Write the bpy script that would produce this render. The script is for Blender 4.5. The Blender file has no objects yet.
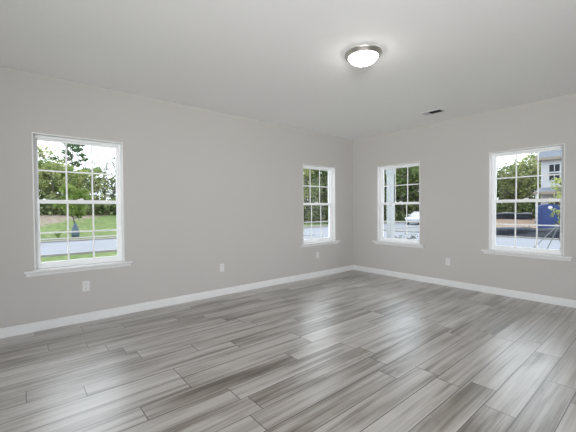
import bpy, bmesh, math, random
from mathutils import Vector, Matrix

# ------------------------------------------------------------------ camera
S = bpy.context.scene
COL = S.collection
H = 2.743
cam_d = bpy.data.cameras.new('camera')
cam = bpy.data.objects.new('camera', cam_d); COL.objects.link(cam)
cam_d.sensor_width = 36.0
cam_d.lens = 323.3 / 576 * 36
cam_d.clip_start = 0.05; cam_d.clip_end = 500
yaw, pitch, roll = 0.6971818, -0.0190841, -0.0065187
fw = Vector((math.sin(yaw)*math.cos(pitch), math.cos(yaw)*math.cos(pitch), math.sin(pitch)))
rt = Vector((math.cos(yaw), -math.sin(yaw), 0)); up = rt.cross(fw)
c_, s_ = math.cos(roll), math.sin(roll)
r2 = rt*c_ + up*s_; u2 = up*c_ - rt*s_
m = Matrix((r2, u2, -fw)).transposed().to_4x4()
m.translation = Vector((-5.4614, -4.3652, 1.279))
cam.matrix_world = m
S.camera = cam

# ------------------------------------------------------------------ view, world, lights
S.view_settings.view_transform = 'Standard'
S.view_settings.look = 'None'
S.view_settings.exposure = 0.0
S.view_settings.gamma = 1.0
S.view_settings.use_curve_mapping = False
S.cycles.max_bounces = 10
S.cycles.diffuse_bounces = 6
S.cycles.transparent_max_bounces = 24
S.cycles.sample_clamp_indirect = 6.0

SKY_STRENGTH = 3.5
LAMP_EMIT = 26.0
CEILING_FILL_W = 30.0  # power of the added fill lights, this and the next two
CORNER_FILL_W = 67.0
REAR_FILL_W = 40.0

W = bpy.data.worlds.new('sky'); S.world = W; W.use_nodes = True
nt = W.node_tree; nt.nodes.clear()
wo = nt.nodes.new('ShaderNodeOutputWorld'); bg = nt.nodes.new('ShaderNodeBackground')
tc = nt.nodes.new('ShaderNodeTexCoord'); mp = nt.nodes.new('ShaderNodeMapping')
mp.inputs['Scale'].default_value = (1.5, 1.5, 4.0)
nz = nt.nodes.new('ShaderNodeTexNoise'); nz.inputs['Scale'].default_value = 2.2; nz.inputs['Detail'].default_value = 5
cr = nt.nodes.new('ShaderNodeValToRGB')
cr.color_ramp.elements[0].position = 0.30; cr.color_ramp.elements[0].color = (0.74, 0.86, 1.0, 1)
cr.color_ramp.elements[1].position = 0.60; cr.color_ramp.elements[1].color = (0.91, 0.95, 1.0, 1)
bg.inputs['Strength'].default_value = SKY_STRENGTH
L = nt.links.new
L(tc.outputs['Generated'], mp.inputs[0]); L(mp.outputs[0], nz.inputs['Vector'])
L(nz.outputs[0], cr.inputs[0]); L(cr.outputs[0], bg.inputs[0]); L(bg.outputs[0], wo.inputs[0])

sun_d = bpy.data.lights.new('sun', 'SUN'); sun_d.energy = 2.4; sun_d.angle = math.radians(46); sun_d.color = (.93, .96, 1)
sun = bpy.data.objects.new('sun', sun_d); COL.objects.link(sun)
sun.rotation_euler = Vector((-.33, -.56, -.76)).to_track_quat('-Z', 'Y').to_euler()

def area(name, loc, direction, sx, sy, watts, color=(1, 1, 1)):
    d = bpy.data.lights.new(name, 'AREA'); d.shape = 'RECTANGLE'; d.size = sx; d.size_y = sy
    d.energy = watts; d.color = color
    o = bpy.data.objects.new(name, d); COL.objects.link(o)
    o.location = loc; o.rotation_euler = Vector(direction).to_track_quat('-Z', 'Y').to_euler()
    return o
# added fill lights behind the camera that brighten the ceiling, far corner and walls
area('ceiling_fill', (-7.0, -6.0, .9), (.50, .55, 1), 2.0, 2.0, CEILING_FILL_W, (.985, .99, 1))  # added fill aimed up at the ceiling
st = area('corner_fill', (-7.2, -6.3, 1.5), (7.0, 6.25, 1.85), .9, .9, CORNER_FILL_W, (.985, .985, 1)); st.data.spread = math.radians(82)  # added fill aimed at the far upper corner
area('rear_fill', (-6.75, -7.35, 1.1), (.15, 1, .14), 2.8, 2.1, REAR_FILL_W, (.98, .99, 1))  # added fill set at the back wall opening
area('side_fill', (-8.65, -5.6, 1.1), (1, .12, .14), 2.4, 2.1, REAR_FILL_W*.75, (.98, .99, 1))  # added fill set at the side wall opening

# ------------------------------------------------------------------ node / material helpers
def new_mat(name):
    m = bpy.data.materials.new(name); m.use_nodes = True
    nt = m.node_tree
    return m, nt, nt.nodes['Principled BSDF']
def N(nt, t, **kw):
    n = nt.nodes.new(t)
    for k, v in kw.items():
        if k in n.inputs.keys(): n.inputs[k].default_value = v
        else: setattr(n, k, v)
    return n
def math_n(nt, op, a, b=None, clamp=False):
    n = nt.nodes.new('ShaderNodeMath'); n.operation = op; n.use_clamp = clamp
    for i, x in enumerate((a, b)):
        if x is None: continue
        if isinstance(x, (int, float)): n.inputs[i].default_value = x
        else: nt.links.new(x, n.inputs[i])
    return n.outputs[0]
def ramp(nt, fac, stops, interp='LINEAR'):
    n = nt.nodes.new('ShaderNodeValToRGB'); e = n.color_ramp.elements; n.color_ramp.interpolation = interp
    while len(e) < len(stops): e.new(0.5)
    for el, (p, c) in zip(e, stops): el.position = p; el.color = (*c, 1)
    nt.links.new(fac, n.inputs[0]); return n.outputs[0]
def mixc(nt, fac, a, b, mode='MIX'):
    n = nt.nodes.new('ShaderNodeMix'); n.data_type = 'RGBA'; n.blend_type = mode
    for s, x in ((0, fac), (6, a), (7, b)):
        if isinstance(x, (int, float)): n.inputs[s].default_value = x
        elif isinstance(x, tuple): n.inputs[s].default_value = (*x, 1)
        else: nt.links.new(x, n.inputs[s])
    return n.outputs[2]
def simple(name, col, rough=.5, metal=0., var=.06, scale=6., bump=0., bscale=80., spec=.5, obj_rand=0.):
    """colour with a little procedural mottling, optional fine bump"""
    m, nt, b = new_mat(name)
    tcn = N(nt, 'ShaderNodeTexCoord')
    n = N(nt, 'ShaderNodeTexNoise', Scale=scale, Detail=4.)
    nt.links.new(tcn.outputs['Object'], n.inputs['Vector'])
    lo = tuple(max(0, c*(1-var)) for c in col); hi = tuple(min(1, c*(1+var)) for c in col)
    out = ramp(nt, n.outputs[0], [(.3, lo), (.7, hi)])
    if obj_rand:
        oi = N(nt, 'ShaderNodeObjectInfo')
        f = ramp(nt, oi.outputs['Random'], [(0, (1-obj_rand,)*3), (1, (1+obj_rand, 1+obj_rand*.8, 1+obj_rand*.5))])
        out = mixc(nt, 1.0, out, f, 'MULTIPLY')
    nt.links.new(out, b.inputs['Base Color'])
    b.inputs['Roughness'].default_value = rough; b.inputs['Metallic'].default_value = metal
    b.inputs['Specular IOR Level'].default_value = spec
    if bump:
        n2 = N(nt, 'ShaderNodeTexNoise', Scale=bscale, Detail=3.)
        nt.links.new(tcn.outputs['Object'], n2.inputs['Vector'])
        bp = N(nt, 'ShaderNodeBump', Strength=bump, Distance=.004)
        nt.links.new(n2.outputs[0], bp.inputs['Height']); nt.links.new(bp.outputs[0], b.inputs['Normal'])
    return m

M = {}
M['wall'] = simple('wall_paint', (.475, .459, .441), .62, var=.012, scale=1.2, bump=.25, bscale=160, spec=.3)
M['ceiling'] = simple('ceiling_paint', (.86, .86, .865), .8, var=.01, scale=1., bump=.2, bscale=140, spec=.2)
M['trim'] = simple('white_trim_paint', (.70, .70, .70), .35, var=.01)
M['vinyl'] = simple('white_vinyl', (.85, .86, .87), .32, var=.01)
M['plate'] = simple('white_plastic', (.64, .64, .63), .35, var=.01)
M['slot'] = simple('dark_slot', (.05, .05, .05), .6)
M['nickel'] = simple('brushed_nickel', (.66, .64, .61), .32, 1., var=.04, scale=30)
M['duct'] = simple('dark_duct', (.01, .01, .01), .8)
M['grille'] = simple('white_register_metal', (.62, .62, .63), .4)

# glass: clear with a fresnel reflection
m, nt, b = new_mat('window_glass'); nt.nodes.remove(b)
out = nt.nodes['Material Output']
tr = N(nt, 'ShaderNodeBsdfTransparent'); tr.inputs[0].default_value = (.965, .975, .972, 1)
gl = N(nt, 'ShaderNodeBsdfGlossy', Roughness=.02); fr = N(nt, 'ShaderNodeFresnel', IOR=1.16)
mx = N(nt, 'ShaderNodeMixShader')
nt.links.new(fr.outputs[0], mx.inputs[0]); nt.links.new(tr.outputs[0], mx.inputs[1]); nt.links.new(gl.outputs[0], mx.inputs[2])
nt.links.new(mx.outputs[0], out.inputs[0]); M['glass'] = m

# lit lamp bowl
m, nt, b = new_mat('lit_frosted_glass')
b.inputs['Base Color'].default_value = (.9, .9, .88, 1); b.inputs['Roughness'].default_value = .3
b.inputs['Emission Color'].default_value = (1, .965, .91, 1); b.inputs['Emission Strength'].default_value = LAMP_EMIT
M['bowl'] = m

# plank floor ------------------------------------------------------
m, nt, b = new_mat('grey_oak_planks')
geo = N(nt, 'ShaderNodeNewGeometry'); sp = N(nt, 'ShaderNodeSeparateXYZ'); nt.links.new(geo.outputs['Position'], sp.inputs[0])
X, Y = sp.outputs[0], sp.outputs[1]
v = math_n(nt, 'DIVIDE', math_n(nt, 'ADD', Y, 3.58+18), .18)
row = math_n(nt, 'FLOOR', v); fv = math_n(nt, 'FRACT', v)
w1 = N(nt, 'ShaderNodeTexWhiteNoise', noise_dimensions='1D'); nt.links.new(row, w1.inputs['W'])
u = math_n(nt, 'ADD', math_n(nt, 'DIVIDE', X, 1.22), math_n(nt, 'MULTIPLY', w1.outputs[0], 7.))
colm = math_n(nt, 'FLOOR', u); fu = math_n(nt, 'FRACT', u)
cb = N(nt, 'ShaderNodeCombineXYZ'); nt.links.new(row, cb.inputs[0]); nt.links.new(colm, cb.inputs[1])
w2 = N(nt, 'ShaderNodeTexWhiteNoise', noise_dimensions='2D'); nt.links.new(cb.outputs[0], w2.inputs['Vector'])
pid = w2.outputs[0]
def grain(sx, sy, scale, detail, dist, off):
    g = N(nt, 'ShaderNodeCombineXYZ')
    nt.links.new(math_n(nt, 'ADD', math_n(nt, 'MULTIPLY', X, sx), math_n(nt, 'MULTIPLY', pid, 37.+off)), g.inputs[0])
    nt.links.new(math_n(nt, 'ADD', math_n(nt, 'MULTIPLY', Y, sy), math_n(nt, 'MULTIPLY', pid, 91.+off)), g.inputs[1])
    nt.links.new(math_n(nt, 'MULTIPLY', pid, 13.), g.inputs[2])
    n = N(nt, 'ShaderNodeTexNoise', Scale=scale, Detail=detail, Distortion=dist)
    nt.links.new(g.outputs[0], n.inputs['Vector']); return n.outputs[0]
g1 = grain(.5, 12., 1.6, 6., .6, 0.)      # broad streaks / cathedrals
g2 = grain(.8, 70., 1.6, 3., .2, 5.)    # fine grain
g3 = grain(.9, 4., 1.3, 3., .5, 9.)      # slow tone drift
t = math_n(nt, 'ADD', math_n(nt, 'MULTIPLY', g1, .56), math_n(nt, 'MULTIPLY', g2, .22))
t = math_n(nt, 'ADD', t, math_n(nt, 'MULTIPLY', g3, .42))
t = math_n(nt, 'ADD', t, math_n(nt, 'MULTIPLY', pid, .10))
base = ramp(nt, t, [(.44, (.082, .069, .052)), (.555, (.215, .192, .166)), (.67, (.39, .366, .342)), (.84, (.53, .51, .485))])
# seams
s1 = math_n(nt, 'MINIMUM', fv, math_n(nt, 'SUBTRACT', 1., fv))
s2 = math_n(nt, 'MULTIPLY', math_n(nt, 'MINIMUM', fu, math_n(nt, 'SUBTRACT', 1., fu)), 6.8)
sm = math_n(nt, 'LESS_THAN', math_n(nt, 'MINIMUM', s1, s2), .016)
basec = mixc(nt, math_n(nt, 'MULTIPLY', sm, .9), base, (.035, .03, .026))
nt.links.new(basec, b.inputs['Base Color'])
rr = N(nt, 'ShaderNodeMapRange'); nt.links.new(g2, rr.inputs[0])
rr.inputs['To Min'].default_value = .26; rr.inputs['To Max'].default_value = .38
nt.links.new(rr.outputs[0], b.inputs['Roughness'])
b.inputs['Specular IOR Level'].default_value = .5
bp = N(nt, 'ShaderNodeBump', Strength=.25, Distance=.002)
hh = math_n(nt, 'SUBTRACT', math_n(nt, 'MULTIPLY', g2, .5), sm); nt.links.new(hh, bp.inputs['Height']); nt.links.new(bp.outputs[0], b.inputs['Normal'])
b.inputs['Coat Weight'].default_value = .7; b.inputs['Coat Roughness'].default_value = .33; b.inputs['Coat IOR'].default_value = 1.5
M['floor'] = m

# outdoors ----------------------------------------------------------
M['concrete'] = simple('pale_concrete', (0.140, 0.146, 0.157), .85, var=.10, scale=.6, bump=.3, bscale=30)
M['asphalt'] = simple('pale_grey_road', (0.149, 0.155, 0.176), .85, var=.08, scale=.5, bump=.3, bscale=30)
M['kerb'] = simple('kerb_concrete', (0.204, 0.196, 0.182), .85, var=.1, scale=2)
M['bark'] = simple('grey_bark', (0.088, 0.076, 0.067), .9, var=.35, scale=5)
M['pine_bark'] = simple('pine_bark', (0.094, 0.071, 0.058), .9, var=.35, scale=5)
M['white_paint'] = simple('white_exterior_paint', (.37, .385, .40), .5, var=.02)
M['siding'] = simple('white_house_siding', (0.374, 0.374, 0.384), .7, var=.03)
M['shingle'] = simple('blue_grey_shingles', (0.095, 0.109, 0.132), .85, var=.25, scale=12)
M['fascia'] = simple('tan_fascia', (0.199, 0.170, 0.132), .7)
M['pane_dark'] = simple('dark_window_pane', (.012, .014, .018), .35, spec=.2)
M['fence_fabric'] = simple('black_silt_fabric', (.014, .018, .028), .26, var=.5, scale=3, bump=.6, bscale=6)
M['stake'] = simple('weathered_stake', (0.138, 0.110, 0.083), .85)
M['blue_plastic'] = simple('blue_plastic', (.010, .030, .125), .4, var=.12, scale=3)
M['blue_dark'] = simple('dark_blue_plastic', (0.004, 0.011, 0.049), .4, var=.12, scale=3)
M['white_mark'] = simple('white_decal', (0.496, 0.508, 0.527), .5)
M['car_paint'] = simple('white_car_paint', (0.350, 0.354, 0.362), .15, var=.01)
M['car_glass'] = simple('car_glass', (.12, .14, .16), .05)
M['rubber'] = simple('black_rubber', (.02, .02, .02), .7)
M['alloy'] = simple('wheel_alloy', (.55, .56, .58), .3, .8)
M['headlamp'] = simple('headlamp_lens', (.6, .62, .65), .1)
M['red_lens'] = simple('red_lens', (.4, .02, .02), .2)
M['bag'] = simple('blue_grey_watering_bag', (0.057, 0.090, 0.114), .6, var=.2, scale=4)
M['strap'] = simple('pale_strap', (0.199, 0.204, 0.208), .6)
M['sign'] = simple('pink_white_board', (0.355, 0.261, 0.274), .5, var=.15, scale=5)
M['mulch'] = simple('brown_mulch', (0.066, 0.047, 0.033), .95, var=.4, scale=25, bump=.6)

def leaf_mat(name, cols, rnd=.25):
    m, nt, b = new_mat(name)
    tcn = N(nt, 'ShaderNodeTexCoord'); oi = N(nt, 'ShaderNodeObjectInfo')
    n = N(nt, 'ShaderNodeTexNoise', Scale=1.1, Detail=5.); nt.links.new(tcn.outputs['Object'], n.inputs['Vector'])
    c = ramp(nt, n.outputs[0], [(.32, cols[0]), (.5, cols[1]), (.68, cols[2])])
    f = ramp(nt, oi.outputs['Random'], [(0, (1-rnd,)*3), (1, (1+rnd, 1+rnd*.8, 1+rnd*.3))])
    c = mixc(nt, 1., c, f, 'MULTIPLY')
    nt.nodes.remove(b)
    d = N(nt, 'ShaderNodeBsdfDiffuse'); tl = N(nt, 'ShaderNodeBsdfTranslucent'); mx = N(nt, 'ShaderNodeMixShader'); mx.inputs[0].default_value = .35
    nt.links.new(c, d.inputs[0]); nt.links.new(c, tl.inputs[0])
    nt.links.new(d.outputs[0], mx.inputs[1]); nt.links.new(tl.outputs[0], mx.inputs[2]); nt.links.new(mx.outputs[0], nt.nodes['Material Output'].inputs[0])
    return m
M['leaf'] = leaf_mat('green_leaves', [(0.095, 0.146, 0.055), (0.175, 0.249, 0.089), (0.278, 0.336, 0.146)])
M['leaf_pale'] = leaf_mat('pale_spring_leaves', [(0.182, 0.225, 0.091), (0.295, 0.336, 0.140), (0.386, 0.407, 0.225)])
M['leaf_grey'] = leaf_mat('budding_grey_leaves', [(0.169, 0.182, 0.140), (0.238, 0.260, 0.182), (0.316, 0.316, 0.253)])
M['needles'] = leaf_mat('pine_needles', [(0.053, 0.092, 0.053), (0.092, 0.144, 0.076), (0.137, 0.198, 0.107)])
M['under'] = leaf_mat('undergrowth_leaves', [(0.068, 0.092, 0.046), (0.144, 0.182, 0.084), (0.243, 0.258, 0.152)])

M['leaf_young'] = leaf_mat('bright_young_leaves', [(0.138, 0.206, 0.052), (0.206, 0.292, 0.077), (0.292, 0.361, 0.129)])

# ground: lawn grass, dry leaf litter on the bank, bare earth on the building lot
m, nt, b = new_mat('lawn_and_earth')
geo = N(nt, 'ShaderNodeNewGeometry'); sp = N(nt, 'ShaderNodeSeparateXYZ'); nt.links.new(geo.outputs['Position'], sp.inputs[0])
X, Y = sp.outputs[0], sp.outputs[1]
na = N(nt, 'ShaderNodeTexNoise', Scale=.35, Detail=5.); nb = N(nt, 'ShaderNodeTexNoise', Scale=3., Detail=6.)
nt.links.new(geo.outputs['Position'], na.inputs['Vector']); nt.links.new(geo.outputs['Position'], nb.inputs['Vector'])
grass = ramp(nt, nb.outputs[0], [(.3, (0.060, 0.089, 0.028)), (.5, (0.098, 0.136, 0.047)), (.72, (0.162, 0.178, 0.081))])
litter = ramp(nt, nb.outputs[0], [(.3, (0.130, 0.100, 0.075)), (.7, (0.240, 0.200, 0.165))])
earth = ramp(nt, nb.outputs[0], [(.3, (0.150, 0.100, 0.070)), (.7, (0.260, 0.200, 0.160))])
wob = math_n(nt, 'MULTIPLY', math_n(nt, 'SUBTRACT', na.outputs[0], .5), 9.)
# leaf litter: beyond a wavering line on the bank, further back to the east
edge = math_n(nt, 'ADD', math_n(nt, 'ADD', Y, wob), math_n(nt, 'MULTIPLY', X, -.9))
fl = N(nt, 'ShaderNodeMapRange'); nt.links.new(edge, fl.inputs[0]); fl.inputs['From Min'].default_value = 32.0; fl.inputs['From Max'].default_value = 34.5
c = mixc(nt, fl.outputs[0], grass, litter)
# earth strip along the far kerb
d1 = math_n(nt, 'ABSOLUTE', math_n(nt, 'SUBTRACT', Y, 18.3))
fk = N(nt, 'ShaderNodeMapRange'); nt.links.new(math_n(nt, 'ADD', d1, math_n(nt, 'MULTIPLY', wob, .12)), fk.inputs[0])
fk.inputs['From Min'].default_value = 1.0; fk.inputs['From Max'].default_value = .6
c = mixc(nt, fk.outputs[0], c, (.17, .145, .11))
# building lot: x > 17, y < 24 - .25 x
lot = math_n(nt, 'MULTIPLY', math_n(nt, 'GREATER_THAN', X, 16.6), math_n(nt, 'LESS_THAN', math_n(nt, 'ADD', Y, math_n(nt, 'MULTIPLY', wob, .3)), 10.6))
c = mixc(nt, lot, c, earth)
nt.links.new(c, b.inputs['Base Color']); b.inputs['Roughness'].default_value = .95; b.inputs['Specular IOR Level'].default_value = .1
bp = N(nt, 'ShaderNodeBump', Strength=.6, Distance=.05); nt.links.new(nb.outputs[0], bp.inputs['Height']); nt.links.new(bp.outputs[0], b.inputs['Normal'])
M['ground'] = m

# ------------------------------------------------------------------ mesh helpers
def box(bm, x0, x1, y0, y1, z0, z1, bev=0.):
    vs = [bm.verts.new((x, y, z)) for x in (x0, x1) for y in (y0, y1) for z in (z0, z1)]
    F = [(0,1,3,2), (4,6,7,5), (0,4,5,1), (2,3,7,6), (0,2,6,4), (1,5,7,3)]
    fs = [bm.faces.new([vs[i] for i in f]) for f in F]
    if bev:
        es = list({e for f in fs for e in f.edges})
        bmesh.ops.bevel(bm, geom=es, offset=bev, segments=2, affect='EDGES', profile=.7)
def rot_box(bm, size, mat4, bev=0.):
    b2 = bmesh.new(); sx, sy, sz = (s/2 for s in size)
    box(b2, -sx, sx, -sy, sy, -sz, sz, bev); b2.transform(mat4)
    me = bpy.data.meshes.new('tmp'); b2.to_mesh(me); b2.free(); bm.from_mesh(me); bpy.data.meshes.remove(me)
def tube(bm, pts, radii, n=6, cap=True):
    pts = [Vector(p) for p in pts]; rings = []
    for i, p in enumerate(pts):
        d = (pts[min(i+1, len(pts)-1)] - pts[max(i-1, 0)]).normalized()
        a = d.orthogonal().normalized() if i == 0 else (a - d*a.dot(d)).normalized()
        bb = d.cross(a); r = radii[i] if isinstance(radii, (list, tuple)) else radii
        rings.append([bm.verts.new(p + (a*math.cos(2*math.pi*k/n) + bb*math.sin(2*math.pi*k/n))*r) for k in range(n)])
    for r0, r1 in zip(rings, rings[1:]):
        for k in range(n): bm.faces.new((r0[k], r0[(k+1) % n], r1[(k+1) % n], r1[k]))
    if cap: bm.faces.new(rings[0][::-1]); bm.faces.new(rings[-1])
def lathe(bm, prof, n=40, cap0=True, cap1=True):
    """prof: list of (radius, z); radius 0 closes to a point"""
    rings = []
    for r, z in prof:
        if r < 1e-6: rings.append([bm.verts.new((0, 0, z))])
        else: rings.append([bm.verts.new((r*math.cos(2*math.pi*k/n), r*math.sin(2*math.pi*k/n), z)) for k in range(n)])
    for a, b in zip(rings, rings[1:]):
        for k in range(n):
            q = [a[k % len(a)], a[(k+1) % len(a)], b[(k+1) % len(b)], b[k % len(b)]]
            q = list(dict.fromkeys(q))
            if len(q) > 2: bm.faces.new(q)
    if cap0 and len(rings[0]) > 1: bm.faces.new(rings[0][::-1])
    if cap1 and len(rings[-1]) > 1: bm.faces.new(rings[-1])
def prism(bm, outline, axis, a0, a1, bev=0.):
    """outline: 2-D points; extruded along axis ('x','y','z')"""
    def P(p, a):
        return {'x': (a, p[0], p[1]), 'y': (p[0], a, p[1]), 'z': (p[0], p[1], a)}[axis]
    A = [bm.verts.new(P(p, a0)) for p in outline]; B = [bm.verts.new(P(p, a1)) for p in outline]
    n = len(outline); fs = [bm.faces.new(A[::-1]), bm.faces.new(B)]
    for k in range(n): fs.append(bm.faces.new((A[k], A[(k+1) % n], B[(k+1) % n], B[k])))
    if bev: bmesh.ops.bevel(bm, geom=list({e for f in fs for e in f.edges}), offset=bev, segments=2, affect='EDGES')
def link(name, bm, mat, parent=None, smooth=False):
    bmesh.ops.recalc_face_normals(bm, faces=bm.faces)
    me = bpy.data.meshes.new(name); bm.to_mesh(me); bm.free(); me.materials.append(mat)
    if smooth:
        for p in me.polygons: p.use_smooth = True
    o = bpy.data.objects.new(name, me); COL.objects.link(o); o.parent = parent
    return o
def obj(name, mat, fn, parent=None, smooth=False):
    bm = bmesh.new(); fn(bm); return link(name, bm, mat, parent, smooth)
def tag(o, label=None, cat=None, group=None, kind=None):
    for k, v in (('label', label), ('category', cat), ('group', group), ('kind', kind)):
        if v: o[k] = v
    return o
def empty(name, loc=(0, 0, 0), rz=0.):
    o = bpy.data.objects.new(name, None); COL.objects.link(o); o.location = loc; o.rotation_euler.z = rz; o.empty_display_size = .1
    return o
def dup(root, loc, rz=None, sc=None):
    r = root.copy(); COL.objects.link(r); r.location = loc
    if rz is not None: r.rotation_euler.z = rz
    if sc is not None: r.scale = sc if isinstance(sc, tuple) else (sc,)*3
    for ch in list(root.children):
        c = ch.copy(); COL.objects.link(c); c.parent = r
        for g in list(ch.children):
            d = g.copy(); COL.objects.link(d); d.parent = c
    return r

# ------------------------------------------------------------------ room shell
XB, YB = -8.7, -7.4          # walls behind the camera
WT = .17
Z0, Z1 = .65, 2.12           # window openings
WL = [(-5.33, -4.45), (-1.445, -.565)]       # along x in the left wall
WR = [(-1.48, -.60), (-3.45, -2.57)]         # along y in the right wall

def wall(name, axis, a0, a1, inner, outer, holes, label):
    """axis 'x': wall runs along x, faces at y=inner/outer"""
    us = sorted({a0, a1, *[h for q in holes for h in q[:2]]}); zs = sorted({0., H, *[h for q in holes for h in q[2:]]})
    bm = bmesh.new()
    P = (lambda u, d, z: (u, d, z)) if axis == 'x' else (lambda u, d, z: (d, u, z))
    def solid(i, j):
        if not (0 <= i < len(us)-1 and 0 <= j < len(zs)-1): return False
        um, zm = (us[i]+us[i+1])/2, (zs[j]+zs[j+1])/2
        return not any(h[0] < um < h[1] and h[2] < zm < h[3] for h in holes)
    def quad(*p): bm.faces.new([bm.verts.new(q) for q in p])
    for i in range(len(us)-1):
        for j in range(len(zs)-1):
            if not solid(i, j): continue
            u0, u1, z0, z1 = us[i], us[i+1], zs[j], zs[j+1]
            for d in (inner, outer): quad(P(u0, d, z0), P(u1, d, z0), P(u1, d, z1), P(u0, d, z1))
            for di, dj, e in ((-1, 0, (u0, z0, u0, z1)), (1, 0, (u1, z0, u1, z1)), (0, -1, (u0, z0, u1, z0)), (0, 1, (u0, z1, u1, z1))):
                if not solid(i+di, j+dj):
                    quad(P(e[0], inner, e[1]), P(e[2], inner, e[3]), P(e[2], outer, e[3]), P(e[0], outer, e[1]))
    bmesh.ops.remove_doubles(bm, verts=bm.verts, dist=1e-5)
    return tag(link(name, bm, M['wall']), label, 'wall', kind='structure')

wall('wall_left', 'x', XB, WT, 0, WT, [(a, b, Z0, Z1) for a, b in WL], 'long warm grey painted wall with two windows and three outlets')
wall('wall_right', 'y', YB, 0, 0, WT, [(a, b, Z0, Z1) for a, b in WR], 'warm grey painted wall meeting the far corner, with two windows and one outlet')
wall('wall_back', 'x', XB, WT, YB, YB-WT, [(-8.2, -5.3, 0, 2.15)], 'grey wall behind the viewer with a wide opening added for the fill light')  # unseen wall; its opening is invented to go with the rear fill light
wall('wall_side', 'y', YB, 0, XB, XB-WT, [(-6.85, -4.35, 0, 2.15)], 'grey wall beside the viewer with a wide opening added for the fill light')  # out of view; opening put in for the side fill light
tag(obj('floor', M['floor'], lambda bm: box(bm, XB-WT, WT, YB-WT, WT, -.28, 0)), 'grey wood-look plank floor with long streaky boards', 'floor', kind='structure')
tag(obj('ceiling', M['ceiling'], lambda bm: box(bm, XB-WT, WT, YB-WT, WT, H, H+.15)), 'smooth plain white ceiling', 'ceiling', kind='structure')

# baseboards with a stepped cap
BP = [(0, 0), (.018, 0), (.018, .006), (.016, .075), (.011, .080), (.011, .092), (.006, .098), (0, .098)]
tag(obj('baseboard_left', M['trim'], lambda bm: prism(bm, [(-a, z) for a, z in BP], 'x', XB, 0)), 'white baseboard along the long left wall', 'baseboard', kind='structure')
tag(obj('baseboard_right', M['trim'], lambda bm: prism(bm, [(-a, z) for a, z in BP], 'y', YB, -.018)), 'white baseboard along the right wall', 'baseboard', kind='structure')

# ------------------------------------------------------------------ windows (local: +x along wall, +y outwards, z up)
def make_window(name, mid, rz, label):
    """mid: centre of the opening on the inner wall face, z=0"""
    w = .88; x0, x1 = -w/2, w/2
    root = empty(name, (mid[0], mid[1], 0), rz); tag(root, label, 'window', kind='structure')
    J = .012
    def jamb(bm):
        for a, b in ((x0, x0+J), (x1-J, x1)): box(bm, a, b, -.001, .165, Z0+.003, Z1)
        box(bm, x0+J, x1-J, -.001, .165, Z1-J, Z1)
    obj('window_jamb', M['trim'], jamb, root)
    fx0, fx1, fz0, fz1 = x0+J, x1-J, Z0+.004, Z1-J
    def frame(bm):
        f = .018
        for a, b in ((fx0, fx0+f), (fx1-f, fx1)): box(bm, a, b, .085, .160, fz0, fz1)
        box(bm, fx0+f, fx1-f, .085, .160, fz1-.024, fz1); box(bm, fx0+f, fx1-f, .085, .160, fz0, fz0+.026)
    obj('window_frame', M['vinyl'], frame, root)
    zm = (Z0+Z1)/2
    def sash(y, za, zb, top, bot, st):
        sx0, sx1 = fx0+.016, fx1-.016
        def rails(bm):
            for a, b in ((sx0, sx0+st), (sx1-st, sx1)): box(bm, a, b, y-.014, y+.014, za, zb, .002)
            box(bm, sx0+st, sx1-st, y-.014, y+.014, zb-top, zb, .002); box(bm, sx0+st, sx1-st, y-.014, y+.014, za, za+bot, .002)
        s = obj('sash', M['vinyl'], rails, root)
        gx0, gx1, gz0, gz1 = sx0+st, sx1-st, za+bot, zb-top
        obj('glass', M['glass'], lambda bm: box(bm, gx0, gx1, y-.003, y+.003, gz0, gz1), s)
        def grid(bm):
            mw = .0085
            for k in (1, 2):
                x = gx0+(gx1-gx0)*k/3; box(bm, x-mw, x+mw, y-.009, y-.004, gz0, gz1)
            z = (gz0+gz1)/2; box(bm, gx0, gx1, y-.0092, y-.0038, z-mw, z+mw)
        obj('grid', M['vinyl'], grid, s)
        return s
    sash(.140, zm-.020, fz1-.020, .026, .038, .026)
    lo = sash(.108, fz0+.022, zm+.024, .042, .042, .031)
    def lock(bm):
        box(bm, -.03, .03, .086, .112, zm+.024, zm+.034, .003); box(bm, -.006, .028, .082, .094, zm+.032, zm+.041, .003)
    obj('sash_lock', M['vinyl'], lock, root)
    def stool(bm):
        prism(bm, [(-.052, Z0-.020), (-.058, Z0-.014), (-.058, Z0-.004), (-.052, Z0+.003), (.0, Z0+.003), (.0, Z0-.020)], 'x', x0-.085, x1+.085)
        box(bm, x0, x1, 0, .10, Z0-.0, Z0+.003)
    obj('window_sill', M['trim'], stool, root)
    obj('apron', M['trim'], lambda bm: prism(bm, [(0, Z0-.062), (-.010, Z0-.060), (-.014, Z0-.052), (-.014, Z0-.020), (0, Z0-.020)], 'x', x0-.07, x1+.07), root)
    return root
make_window('window_1', (-4.89, 0), 0, 'white double-hung window on the long wall overlooking the grassy bank and watering-bag sapling')
make_window('window_2', (-1.005, 0), 0, 'white double-hung window on the long wall nearest the room corner')
make_window('window_3', (0, -1.04), -math.pi/2, 'white double-hung window with a porch column and white car outside')
make_window('window_4', (0, -3.01), -math.pi/2, 'white double-hung window looking out on the blue portable toilet and white house')

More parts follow.
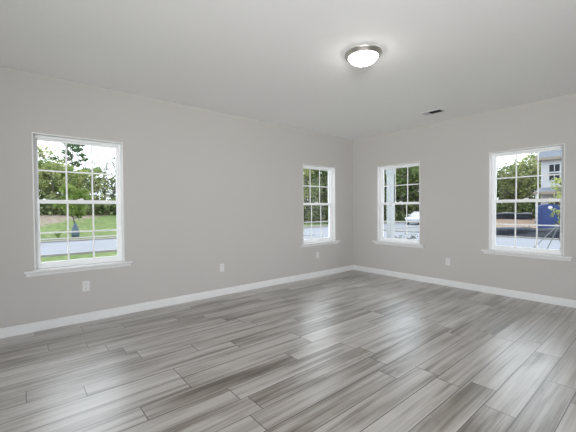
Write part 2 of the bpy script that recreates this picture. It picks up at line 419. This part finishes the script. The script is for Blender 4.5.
# ------------------------------------------------------------------ fixtures
lamp = tag(empty('ceiling_light', (-2.945, -2.475, H)), 'lit round flush-mount light with brushed nickel ring on white ceiling', 'ceiling light')
obj('mounting_ring', M['nickel'], lambda bm: lathe(bm, [(.168, 0), (.172, -.006), (.170, -.014), (.160, -.020), (.156, -.030), (.147, -.040), (.138, -.042), (.136, -.036), (.136, 0)], 56), lamp, True)
obj('glass_bowl', M['bowl'], lambda bm: lathe(bm, [(.134, -.028), (.134, -.038)] + [(.134*math.cos(a), -.038-.066*math.sin(a)**1.25) for a in [math.pi/2*k/14 for k in range(1, 14)]] + [(0, -.104)], 56, cap0=False), lamp, True)
obj('finial', M['nickel'], lambda bm: lathe(bm, [(.017, -.101), (.017, -.106), (.009, -.108), (.011, -.114), (.007, -.120), (0, -.122)], 20), lamp, True)

reg = tag(empty('ceiling_register', (-.625, -2.01, H)), 'small white ceiling air register with dark louvre gaps near right wall', 'air vent')
def reg_frame(bm):
    a, b, i = .085, .150, .020
    for p in ((-a, a, -b, -b+i), (-a, a, b-i, b), (-a, -a+i, -b+i, b-i), (a-i, a, -b+i, b-i)): box(bm, *p, -.008, 0)
obj('frame', M['grille'], reg_frame, reg)
obj('duct_opening', M['duct'], lambda bm: box(bm, -.066, .066, -.131, .131, -.0015, 0), reg)
for k in range(6):
    y = -.108 + k*.0432
    obj('louvre', M['grille'] if k > 3 else M['duct'], lambda bm: rot_box(bm, (.132, .020, .002), Matrix.Translation((0, y, -.006)) @ Matrix.Rotation(math.radians(-32), 4, 'X')), reg)

def make_outlet(loc, rz, label):
    r = tag(empty('wall_outlet', loc, rz), label, 'outlet', 'white duplex wall outlets')
    obj('cover_plate', M['plate'], lambda bm: box(bm, -.036, .036, -.006, 0, -.058, .058, .003), r)
    for z in (-.024, .024):
        def face(bm):
            prism(bm, [(.017*math.cos(a), z+.0145*math.sin(a)*(1 if abs(math.sin(a)) < .9 else .97)) for a in [2*math.pi*k/20 for k in range(20)]], 'y', -.009, -.005)
        s = obj('socket', M['plate'], face, r)
        def slots(bm):
            box(bm, -.0085, -.0055, -.0094, -.0088, z-.003, z+.007); box(bm, .0055, .0085, -.0094, -.0088, z-.003, z+.006); box(bm, -.003, .003, -.0094, -.0088, z-.011, z-.006)
        obj('socket_slots', M['slot'], slots, s)
    obj('screw', M['nickel'], lambda bm: prism(bm, [(.003*math.cos(k), .003*math.sin(k)) for k in [2*math.pi*j/10 for j in range(10)]], 'y', -.0075, -.005), r)
    return r
o0 = make_outlet((-4.865, 0, .412), 0, 'white wall outlet just below the window overlooking the grassy bank')
for loc, rz, lab in (((-3.11, 0, .414), 0, 'white wall outlet on the blank stretch of long wall between its two windows'),
                     ((-1.08, 0, .412), 0, 'faint white wall outlet below the long wall window nearest the corner'),
                     ((0, -1.968, .40), -math.pi/2, 'white wall outlet on the right wall between its two windows')):
    tag(dup(o0, loc, rz), lab)

# ------------------------------------------------------------------ outdoors: ground, streets
def sstep(t): t = max(0., min(1., t)); return t*t*(3-2*t)
def ground_z(x, y):
    z = -.43
    h = 1.45 - .75*sstep((x-4)/16)
    z += h*sstep((y-22)/17) * (1 if y > 22 else 0)
    if x > 17.5 and y < 24: z += (-.18*sstep((x-17.5)/2) + .60*sstep((x-20)/22)) * (1-sstep((y-9)/8))
    return z
def ground_fn(bm):
    xs = [-30+1.5*i for i in range(81)]; ys = [-25+1.5*j for j in range(71)]
    g = {(i, j): bm.verts.new((x, y, ground_z(x, y) + .03*math.sin(x*1.7+y)*math.cos(y*1.3-x*.6)*(y > 22))) for i, x in enumerate(xs) for j, y in enumerate(ys)}
    for i in range(80):
        for j in range(70): bm.faces.new((g[i, j], g[i+1, j], g[i+1, j+1], g[i, j+1]))
g = tag(obj('ground', M['ground'], ground_fn, smooth=True), 'green lawn rising to a grassy bank, bare earth on the building lot', 'ground', kind='structure')

tag(obj('street', M['asphalt'], lambda bm: (box(bm, -30, 60, 10.9, 17.2, -.5, -.405), box(bm, 10.4, 16.3, -25, 10.9, -.5, -.405))), 'pale grey street with side street meeting it at the corner', 'street', kind='structure')
def walk(bm):
    # paved apron between house and side street, with joints
    for k in range(12):
        y1 = 10.7-2.6*k; box(bm, 5.9, 10.2, y1-2.598, y1, -.5, -.385)
tag(obj('pavement', M['concrete'], walk), 'pale concrete pavement beside the side street', 'pavement', kind='structure')
tag(obj('corner_pavement', M['concrete'], lambda bm: (box(bm, 16.55, 30, 8.0, 10.6, -.5, -.37), box(bm, 16.55, 16.95, -25, 8.0, -.5, -.37))), 'pale concrete pavement at the far street corner', 'pavement', kind='structure')
def kerb(bm):
    box(bm, -30, 60, 17.2, 17.42, -.5, -.33); box(bm, -30, 9.5, 10.72, 10.9, -.5, -.35)
    box(bm, 10.2, 10.4, -25, 10.2, -.5, -.37); box(bm, 16.3, 16.55, -25, 10.6, -.5, -.33); box(bm, 16.55, 60, 10.6, 10.85, -.5, -.33)
tag(obj('kerb', M['kerb'], kerb), 'low concrete kerb edging the streets', 'kerb', kind='structure')
tag(obj('footpath', M['kerb'], lambda bm: box(bm, -30, 24, 19.6, 20.5, -.5, -.40)), 'narrow pale footpath across the street', 'footpath', kind='structure')
tag(obj('porch_floor', M['concrete'], lambda bm: box(bm, .2, 2.3, -1.9, 2.4, -.6, -.12)), 'concrete porch floor outside the room corner', 'porch', kind='structure')

# porch column carrying its beam
pc = tag(empty('porch_column', (1.55, .10, -.12)), 'square white porch column with moulded capital just outside the window', 'column')
def shaft(bm): box(bm, -.064, .064, -.064, .064, .2, 2.28, .004)
obj('shaft', M['white_paint'], shaft, pc)
obj('column_base', M['white_paint'], lambda bm: (box(bm, -.082, .082, -.082, .082, 0, .16, .004), box(bm, -.072, .072, -.072, .072, .16, .2, .006)), pc)
obj('capital', M['white_paint'], lambda bm: (box(bm, -.070, .070, -.070, .070, 2.22, 2.26, .006), box(bm, -.078, .078, -.078, .078, 2.26, 2.50, .006), box(bm, -.095, .095, -.095, .095, 2.50, 2.56, .006)), pc)
tag(obj('porch_beam', M['white_paint'], lambda bm: (box(bm, 1.40, 1.70, -1.9, 2.4, 2.44, 2.75), box(bm, .17, 1.40, 2.1, 2.4, 2.44, 2.75))), 'white porch beam resting on the column', 'beam', kind='structure')

# ------------------------------------------------------------------ vegetation
def leaf_quads(bm, rnd, c, n, spread, size, flat=1.):
    for _ in range(n):
        p = Vector((rnd.gauss(0, spread), rnd.gauss(0, spread), rnd.gauss(0, spread*flat))) + c
        a = Vector((rnd.uniform(-1, 1), rnd.uniform(-1, 1), rnd.uniform(-1, 1))).normalized()
        b = a.orthogonal().normalized(); b.rotate(Matrix.Rotation(rnd.uniform(0, 6.28), 3, a)); d = a.cross(b)
        s = size*rnd.uniform(.6, 1.3)
        v = [bm.verts.new(p + b*x*s + d*y*s*.62) for x, y in ((-1, 0), (-.1, -1), (1, 0), (-.1, 1))]
        bm.faces.new(v)
def tree_parts(name, seed, h, crown0, width, nb, leaves, leaf_size, lm, bm_mat, sub=4, tip=3, r0=.13):
    """a broadleaf: one branching wood mesh, one foliage mesh"""
    rnd = random.Random(seed)
    root = empty(name); wood = bmesh.new(); fol = bmesh.new()
    n = 9; px = py = 0.; tr = []
    for i in range(n+1):
        tr.append(Vector((px, py, h*i/n*.93))); px += rnd.gauss(0, .018*h); py += rnd.gauss(0, .018*h)
    tube(wood, [tr[0]-Vector((0, 0, .3))]+tr[1:], [r0*(1-i/n)**.8+.012 for i in range(n+1)], 7)
    tips = [tr[-1]]
    for k in range(nb):
        f = crown0 + (1-crown0)*(k+rnd.random())/nb*.93
        i = min(int(f*n), n-1); base = tr[i].lerp(tr[i+1], f*n-i)
        az = k*2.4+rnd.uniform(-.5, .5); prof = math.sin(math.pi*min(1, (f-crown0)/(1-crown0)*.75+.25))
        ln = width*(.45+.65*prof)*rnd.uniform(.7, 1.15); rise = rnd.uniform(.25, .75)
        d = Vector((math.cos(az), math.sin(az), rise)).normalized()
        p1 = base+d*ln*.5+Vector((0, 0, -.03*ln)); p2 = base+d*ln+Vector((rnd.gauss(0, .1), rnd.gauss(0, .1), .12*ln))
        rb = r0*.42*(1-f)+.014
        tube(wood, [base, p1, p2], [rb, rb*.7, rb*.3], 5)
        tips.append(p2)
        for s in range(sub):
            q = base.lerp(p2, rnd.uniform(.35, .95)); d2 = (d+Vector((rnd.uniform(-1, 1), rnd.uniform(-1, 1), rnd.uniform(-.3, 1)))).normalized()
            e = q+d2*ln*rnd.uniform(.28, .5); tube(wood, [q, (q+e)/2+Vector((0, 0, .04)), e], [rb*.5, rb*.35, .006], 4); tips.append(e)
            for s2 in range(tip-2):
                e2 = (q+e)/2+Vector((rnd.gauss(0, .3), rnd.gauss(0, .3), rnd.gauss(.1, .25)))*ln*.5; tube(wood, [(q+e)/2, e2], [rb*.3, .005], 3); tips.append(e2)
    per = max(1, leaves//len(tips))
    for t in tips: leaf_quads(fol, rnd, t, per, width*.16, leaf_size, .75)
    link('trunk', wood, bm_mat, root); link('foliage', fol, lm, root)
    return root
def pine_parts(name, seed, h):
    rnd = random.Random(seed); root = empty(name); wood = bmesh.new(); fol = bmesh.new()
    tr = [Vector((.10*math.sin(i*.9), .07*math.cos(i*1.3), h*i/8)) for i in range(9)]
    tube(wood, tr, [.17*(1-i/8)+.03 for i in range(9)], 7)
    for k in range(15):
        f = .60+.39*k/14; i = min(int(f*8), 7); b = tr[i].lerp(tr[i+1], f*8-i)
        az = k*2.4; ln = 2.1*(1-(f-.60)/.52)*rnd.uniform(.7, 1.15)+.25; e = b+Vector((math.cos(az)*ln, math.sin(az)*ln, .15*ln+.1))
        tube(wood, [b, b.lerp(e, .5)-Vector((0, 0, .05)), e], [.05, .035, .012], 5)
        for q in (.55, .8, 1.0):
            leaf_quads(fol, rnd, b.lerp(e, q)+Vector((rnd.gauss(0, .15), rnd.gauss(0, .15), .1)), 34, .26, .14, .45)
    leaf_quads(fol, rnd, tr[-1], 60, .35, .14, .6)
    link('trunk', wood, M['pine_bark'], root); link('foliage', fol, M['needles'], root)
    return root

CX, CY = -5.46, -4.37
def at(az, dist):      # a spot on the ground, by bearing and distance from the middle of the room
    a = math.radians(az); x = CX+dist*math.sin(a); y = CY+dist*math.cos(a); return x, y, ground_z(x, y)-.05

protos = {
 'leafy': [lambda: tree_parts('leafy_tree', 11, 8., .18, 2.3, 15, 2300, .20, M['leaf'], M['bark']),
           lambda: tree_parts('leafy_tree', 12, 8., .14, 2.6, 17, 2300, .20, M['leaf'], M['bark'])],
 'pale': [lambda: tree_parts('spring_tree', 21, 8., .2, 2.1, 15, 1300, .17, M['leaf_pale'], M['bark']),
          lambda: tree_parts('spring_tree', 22, 8., .15, 2.4, 16, 1300, .17, M['leaf_pale'], M['bark'])],
 'bare': [lambda: tree_parts('budding_tree', 31, 8., .25, 2.2, 16, 420, .13, M['leaf_grey'], M['bark'], 5, 4),
          lambda: tree_parts('budding_tree', 32, 8., .2, 2.4, 16, 420, .13, M['leaf_grey'], M['bark'], 5, 4)],
}
made = {}; rr_ = random.Random(5)
LOOK = {'leafy': 'dense green leafy tree', 'pale': 'pale yellow-green spring tree', 'bare': 'greyish thinly leaved budding tree'}
def place(kind, var, az, dist, hgt, where, cat='tree'):
    loc = at(az, dist); sc = hgt/8.*rr_.uniform(.97, 1.03); rz = rr_.uniform(0, 6.28)
    wide = sc*rr_.uniform(1.0, 1.15)
    key = (kind, var)
    if key not in made:
        o = made[key] = protos[kind][var](); o.location = loc; o.rotation_euler.z = rz; o.scale = (wide, wide, sc)
    else:
        o = dup(made[key], loc, rz, (wide, wide, sc))
    tag(o, LOOK[kind]+' '+where, cat, LOOK[kind]+'s '+where)
W1T = 'in the woods behind the grassy bank'
for a in (('leafy', 0, 1.5, 45, 6.0), ('pale', 0, 3.8, 43, 5.6), ('pale', 1, 2.3, 49, 8.6), ('bare', 0, 2.6, 47, 7.2), ('leafy', 1, 5.0, 47, 5.8), ('leafy', 0, 6.6, 45, 5.2), ('pale', 1, 7.8, 44, 5.0),
          ('leafy', 1, 8.6, 48, 5.8), ('bare', 1, 9.8, 44, 5.4), ('bare', 1, 10.9, 48, 7.6), ('bare', 0, 11.6, 45, 7.3), ('bare', 1, 13.2, 47, 6.6), ('leafy', 0, 15.5, 46, 6.0), ('pale', 1, -1.0, 46, 6.6),
          ('leafy', 1, 0.2, 50, 7.0), ('pale', 1, 4.4, 52, 6.2), ('leafy', 0, 12.6, 52, 5.6)):
    place(*a, W1T)
W2T = 'in the woods across the street corner'
for a in (('leafy', 0, 41.5, 44, 8.6), ('pale', 0, 43.2, 41, 7.2), ('bare', 1, 44.6, 44, 9.0), ('pale', 1, 45.8, 43, 5.8), ('leafy', 0, 47.2, 42, 8.6), ('leafy', 1, 48.8, 45, 8.4), ('leafy', 1, 43.8, 50, 6.2), ('leafy', 0, 45.6, 50, 6.4), ('pale', 1, 40.0, 45, 8.0), ('leafy', 0, 50.6, 46, 8.6), ('leafy', 1, 38.0, 46, 8.0), ('leafy', 0, 35.5, 45, 7.6)):
    place(*a, W2T)
W3T = 'in the woods behind the porch column and white car'
for a in (('leafy', 1, 54.8, 54, 11), ('leafy', 0, 56.4, 52, 11), ('pale', 1, 57.8, 55, 10.5), ('leafy', 1, 58.8, 52, 10.6), ('bare', 0, 59.6, 50, 9.5), ('leafy', 0, 60.6, 55, 9.5), ('pale', 0, 61.6, 52, 8.2), ('bare', 1, 62.4, 55, 7.6), ('leafy', 1, 63.8, 53, 9.5), ('leafy', 0, 57.6, 62, 11), ('leafy', 1, 60.2, 63, 10), ('leafy', 0, 52.9, 52, 10.5), ('pale', 0, 65.6, 54, 9)):
    place(*a, W3T)
W4T = 'in the woods beyond the earthy building lot'
for a in (('bare', 0, 71.2, 54, 8), ('leafy', 0, 72.6, 56, 6.6), ('bare', 1, 73.4, 58, 8.4), ('pale', 1, 74.2, 54, 6.4), ('bare', 0, 75.0, 52, 7.6), ('leafy', 1, 75.8, 57, 7.6), ('pale', 0, 76.6, 53, 8.2), ('bare', 1, 77.2, 58, 9),
          ('leafy', 1, 78.4, 58, 9.0), ('leafy', 0, 69.8, 56, 8), ('pale', 1, 75.2, 62, 6.6), ('leafy', 1, 73.2, 64, 6.8)):
    place(*a, W4T)
p = pine_parts('pine_tree', 3, 8.9); p.location = at(6.4, 50)
tag(p, 'tall dark pine standing above the woods with sparse flat-topped crown', 'tree')

# undergrowth along the foot of the woods: nobody could count it
def under(bm):
    rnd = random.Random(77)
    for a0, a1, d0, d1, n, top in ((-3, 17, 40, 47, 520, 1.6), (39, 52, 40, 46, 420, 1.9), (53, 65, 49, 58, 520, 2.4), (69, 80, 50, 58, 460, 2.2)):
        for _ in range(n):
            x, y, z = at(rnd.uniform(a0, a1), rnd.uniform(d0, d1))
            leaf_quads(bm, rnd, Vector((x, y, z+rnd.random()**1.5*top)), 14, .38, .22, .7)
tag(obj('undergrowth', M['under'], under), 'tangled green undergrowth along the foot of the woods', 'undergrowth', kind='stuff')

# sapling with its watering bag across the street
sap = tree_parts('street_sapling', 41, 3.3, .38, .74, 15, 2000, .09, M['leaf_young'], M['bark'], 4, 3, .035); sap.location = (-2.55, 20.9, -.43)
tag(sap, 'young street sapling with small round crown across the road', 'tree')
def bag(bm): lathe(bm, [(.17, 0), (.22, .06), (.235, .25), (.21, .5), (.14, .72), (.09, .86), (.06, .90), (.045, .88)], 18)
bg_ = obj('watering_bag', M['bag'], bag, smooth=True); bg_.location = (-2.55, 20.9, -.43)
tag(bg_, 'dark blue-grey watering bag wrapped round the street sapling trunk', 'watering bag')
def weeds(bm):
    rnd = random.Random(8)
    for k in range(26):
        a = rnd.uniform(0, 6.28); r = rnd.uniform(.05, .3); h = rnd.uniform(.2, .5)
        tube(bm, [(0, 0, -.02), (r*.4*math.cos(a), r*.4*math.sin(a), h*.6), (r*math.cos(a), r*math.sin(a), h)], [.02, .03, .004], 4)
wd = obj('weed_clump', M['leaf'], weeds)
wd.location = (-3.5, 20.75, -.43); tag(wd, 'small dark weed clump beside the far footpath', 'weed')

# low shrub in the bed by the porch
sh = tree_parts('low_shrub', 51, .95, .15, .42, 16, 260, .03, M['under'], M['bark'], 4, 3, .014); sh.location = (2.75, .35, -.43)
sh.scale = (1.1, 1.1, 1.05)
tag(sh, 'low twiggy shrub with dark leaves below the porch column window', 'shrub')

# near sapling with guy straps
ns = tree_parts('staked_sapling', 61, 3.1, .34, .40, 15, 620, .055, M['leaf_pale'], M['bark'], 4, 3, .04); ns.location = (9.55, -1.72, -.385); ns.rotation_euler.z = 2.3
tag(ns, 'slim young yellow-green sapling held by two pale straps', 'tree')
for (ex, ey), lab in (((10.05, -.74), 'pale guy strap from sapling, longer and shallower of the pair'), ((10.05, -1.22), 'pale guy strap from sapling, steeper of the pair')):
    o = obj('guy_strap', M['strap'], lambda bm: tube(bm, [(9.55, -1.72, .72), (ex, ey, -.40)], .016, 6))
    tag(o, lab, 'strap', 'guy straps of the staked sapling')

# ------------------------------------------------------------------ building lot: silt fences, toilet, house, car
def silt_fence(name, pts, hgt, label):
    r = tag(empty(name, (pts[0][0], pts[0][1], 0)), label, 'fence')
    rnd = random.Random(len(pts)); ox, oy = pts[0]
    fine = []
    for (xa, ya), (xb, yb) in zip(pts, pts[1:]):
        n = max(2, int(math.hypot(xb-xa, yb-ya)/.3))
        fine += [(xa+(xb-xa)*k/n, ya+(yb-ya)*k/n) for k in range(n)]
    fine.append(pts[-1])
    def fabric(bm):
        cols = []
        for i, (x, y) in enumerate(fine):
            z = ground_z(x, y); sag = .035*math.sin(i*.9)+rnd.uniform(-.02, .02); cl = []
            for s in (0, 1):
                for k in range(5):
                    b = (.05*math.sin(i*.7+k*1.7) + (0, -.07, .02, -.09, 0)[k])*(k % 4 != 0)
                    cl.append(bm.verts.new((x-ox+b+s*.012, y-oy, z-.05+(hgt+sag)*k/4)))
            cols.append(cl)
        for a, b in zip(cols, cols[1:]):
            for k in range(4):
                bm.faces.new((a[k], b[k], b[k+1], a[k+1])); bm.faces.new((a[5+k], a[6+k], b[6+k], b[5+k]))
            bm.faces.new((a[4], b[4], b[9], a[9]))
    obj('fabric', M['fence_fabric'], fabric, r, True)
    tot = 0
    for i in range(0, len(fine), 7):
        x, y = fine[i]; z = ground_z(x, y)
        obj('stake', M['stake'], lambda bm: box(bm, x-ox+.06, x-ox+.10, y-oy-.02, y-oy+.02, z-.2, z+hgt+.06), r)
silt_fence('silt_fence', [(17.1, -12), (17.15, -4), (17.1, 1), (17.3, 4.8)], .66, 'long low black silt fence along the far side of the pavement')
silt_fence('silt_fence', [(39.5, 6.0), (40.3, 9), (40.2, 13), (39.8, 18)], .85, 'distant black silt fence at the back of the earthy lot')
sg = tag(empty('lot_sign', (39.2, 9.9, ground_z(39.2, 9.9))), 'small pinkish-white board standing before the distant black fence', 'sign')
obj('board', M['sign'], lambda bm: box(bm, -.015, .015, -.30, .30, .45, .95, .005), sg)
for y in (-.2, .2): obj('post', M['stake'], lambda bm: box(bm, .015, .045, y-.02, y+.02, -.1, .9), sg)

# portable toilet
pt = tag(empty('portable_toilet', (20.4, .72, ground_z(20.4, .72)), math.radians(196)), 'blue portable toilet with arched roof and white round mark behind the silt fence', 'portable toilet')
obj('skid', M['blue_dark'], lambda bm: box(bm, -.56, .56, -.56, .56, 0, .10, .01), pt)
obj('cabin', M['blue_plastic'], lambda bm: (box(bm, -.55, .55, -.55, .55, .10, 1.88, .02), [box(bm, a-.03, a+.03, -.57, .57, .15, 1.85, .01) for a in (-.5, -.17, .17, .5)], [box(bm, -.57, .57, a-.03, a+.03, .15, 1.85, .01) for a in (-.5, .5)]), pt)
dr = obj('door', M['blue_plastic'], lambda bm: (box(bm, .56, .60, -.36, .36, .16, 1.82, .01), box(bm, .60, .615, -.28, .28, .3, .9, .005), box(bm, .60, .615, -.28, .28, 1.0, 1.70, .005)), pt)
obj('door_handle', M['rubber'], lambda bm: box(bm, .60, .64, .26, .31, .92, 1.08, .005), dr)
def arch(bm):
    pr = [(-.58, 1.86), (.58, 1.86), (.58, 1.90)] + [(.58*math.cos(a), 1.90+.24*math.sin(a)) for a in [math.pi*k/14 for k in range(1, 14)]] + [(-.58, 1.90)]
    prism(bm, pr, 'x', -.58, .58, .0)
obj('roof', M['blue_plastic'], arch, pt)
obj('vent_pipe', M['blue_dark'], lambda bm: tube(bm, [(-.40, -.40, 1.8), (-.40, -.40, 2.2)], .05, 10), pt)
obj('round_mark', M['white_mark'], lambda bm: prism(bm, [(.10*math.cos(k), 1.93+.10*math.sin(k)) for k in [2*math.pi*j/20 for j in range(20)]], 'x', .575, .59), pt)
def smudge(bm):
    box(bm, .615, .62, -.24, .24, .50, .56)
    for k in range(5): box(bm, .615, .62, -.22+.09*k, -.18+.09*k, .56, .60+.03*(k % 2))
obj('door_marking', M['white_mark'], smudge, pt)

# white two-storey house, facing the side street (-x)
hx, hy = 35.6, 4.35; hz = ground_z(hx, hy)
pt.scale = (1.1, 1.1, 1.0)
hs = tag(empty('house', (hx, hy, 0)), 'white two-storey house with grey shingle roof and lower porch roof', 'house')
obj('house_walls', M['siding'], lambda bm: box(bm, 0, 10, -10.4, 0, hz-.3, 6.15), hs)
obj('main_roof', M['shingle'], lambda bm: prism(bm, [(-.45, 6.15), (-.45, 6.33), (5, 9.6), (10.45, 6.33), (10.45, 6.15)], 'y', -10.8, .35), hs)
obj('fascia', M['fascia'], lambda bm: (box(bm, -.50, -.45, -10.8, .40, 6.08, 6.34), prism(bm, [(-.45, 6.33), (5, 9.6), (10.45, 6.33), (10.45, 6.15), (5, 9.4), (-.45, 6.13)], 'y', .35, .40)), hs)
obj('corner_board', M['white_paint'], lambda bm: box(bm, -.03, .12, -.12, .03, hz, 6.12), hs)
def hwin(y0, y1, z0, z1):
    f = obj('window', M['white_paint'], lambda bm: [box(bm, -.06, 0, *q) for q in ((y0-.1, y0, z0-.1, z1+.1), (y1, y1+.1, z0-.1, z1+.1), (y0, y1, z1, z1+.1), (y0, y1, z0-.1, z0), (y0, y1, (z0+z1)/2-.07, (z0+z1)/2+.07), ((y0+y1)/2-.03, (y0+y1)/2+.03, z0, z1))], hs)
    obj('pane', M['pane_dark'], lambda bm: box(bm, -.03, -.005, y0, y1, z0, z1), f)
for y in (-1.45, -4.8, -8.2): hwin(y, y+.82, 4.05, 5.62)
for y in (-1.5, -8.2): hwin(y, y+.9, .75, 2.25)
d = obj('front_door', M['pane_dark'], lambda bm: box(bm, -.05, 0, -5.2, -4.2, hz+.2, 2.3), hs)
obj('porch_roof', M['shingle'], lambda bm: prism(bm, [(0, 3.35), (-2.1, 2.85), (-2.1, 2.75), (0, 2.75)], 'y', -10.4, .15), hs)
obj('porch_fascia', M['fascia'], lambda bm: box(bm, -2.15, -2.1, -10.4, .2, 2.62, 2.88), hs)
for y in (-.05, -3.4, -6.8, -10.2): obj('porch_post', M['white_paint'], lambda bm: box(bm, -2.05, -1.90, y-.08, y+.08, hz-.2, 2.75), hs)
obj('porch_deck', M['kerb'], lambda bm: box(bm, -2.1, 0, -10.4, .1, hz-.3, hz+.2), hs)

# white car on the street, length along x
car = tag(empty('car', (28.9, 13.7, -.405), math.radians(4)), 'white parked car on the street beyond the porch column', 'car')
def car_body(bm):
    # (x, half width, z low, z belt/hood) sections, nose at -x
    sec = [(-2.28, .62, .32, .62), (-2.15, .78, .24, .74), (-1.7, .87, .20, .86), (-1.0, .90, .20, .94), (-.2, .90, .20, .96), (.9, .90, .20, .98), (1.7, .88, .22, .99), (2.1, .82, .26, .96), (2.26, .70, .34, .80)]
    rings = []
    for x, w, zl, zt in sec:
        zm = zl+(zt-zl)*.55
        rings.append([bm.verts.new((x, yy, zz)) for yy, zz in ((-w*.9, zl), (-w, zl+.1), (-w, zm), (-w*.94, zt-.05), (-w*.84, zt), (w*.84, zt), (w*.94, zt-.05), (w, zm), (w, zl+.1), (w*.9, zl))])
    for a, b in zip(rings, rings[1:]):
        for k in range(10): bm.faces.new((a[k], a[(k+1) % 10], b[(k+1) % 10], b[k]))
    bm.faces.new(rings[0]); bm.faces.new(rings[-1])
obj('car_body', M['car_paint'], car_body, car, True)
def cabin(bm, e, z0, z1):
    lo = [(-1.05-e, .80+e), (1.85+e, .78+e)]; hi = [(-.25-e, .60+e), (1.10+e, .58+e)]
    A = [bm.verts.new((x, s*w, z0)) for (x, w) in lo for s in (-1, 1)]; B = [bm.verts.new((x, s*w, z1)) for (x, w) in hi for s in (-1, 1)]
    for f in ((0, 2, 3, 1),): bm.faces.new([A[i] for i in f]); bm.faces.new([B[i] for i in f])
    for i, j in ((0, 1), (1, 3), (3, 2), (2, 0)): bm.faces.new((A[i], A[j], B[j], B[i]))
obj('car_windows', M['car_glass'], lambda bm: cabin(bm, 0, .95, 1.38), car)
def roofp(bm):
    box(bm, -.32, 1.16, -.62, .62, 1.36, 1.43, .03)
    for s in (-1, 1):
        for (xa, ya, xb, yb) in ((-1.05, .80, -.27, .61), (.45, .80, .42, .61), (1.85, .78, 1.10, .59)):
            tube(bm, [(xa, s*ya, .95), (xb, s*yb, 1.39)], .045, 6)
obj('car_roof', M['car_paint'], roofp, car)
for x in (-1.42, 1.38):
    for s in (-1, 1):
        w = obj('wheel', M['rubber'], lambda bm: lathe(bm, [(.24, -.10), (.31, -.10), (.325, -.06), (.325, .06), (.31, .10), (.24, .10)], 22), car)
        w.location = (x, s*.83, .325); w.rotation_euler.x = math.pi/2
        obj('hubcap', M['alloy'], lambda bm: lathe(bm, [(.22, -.105), (.22, .105)], 18), w)
for s in (-1, 1):
    obj('headlight', M['headlamp'], lambda bm: box(bm, -2.26, -2.02, s*.62-.13, s*.62+.13, .62, .76, .02), car)
    obj('tail_light', M['red_lens'], lambda bm: box(bm, 2.10, 2.27, s*.62-.12, s*.62+.12, .70, .88, .02), car)
    obj('side_mirror', M['car_paint'], lambda bm: box(bm, -.85, -.68, s*.98-.09, s*.98+.09, .98, 1.12, .02), car)
obj('bumper', M['rubber'], lambda bm: box(bm, -2.31, -2.1, -.72, .72, .22, .34, .02), car)
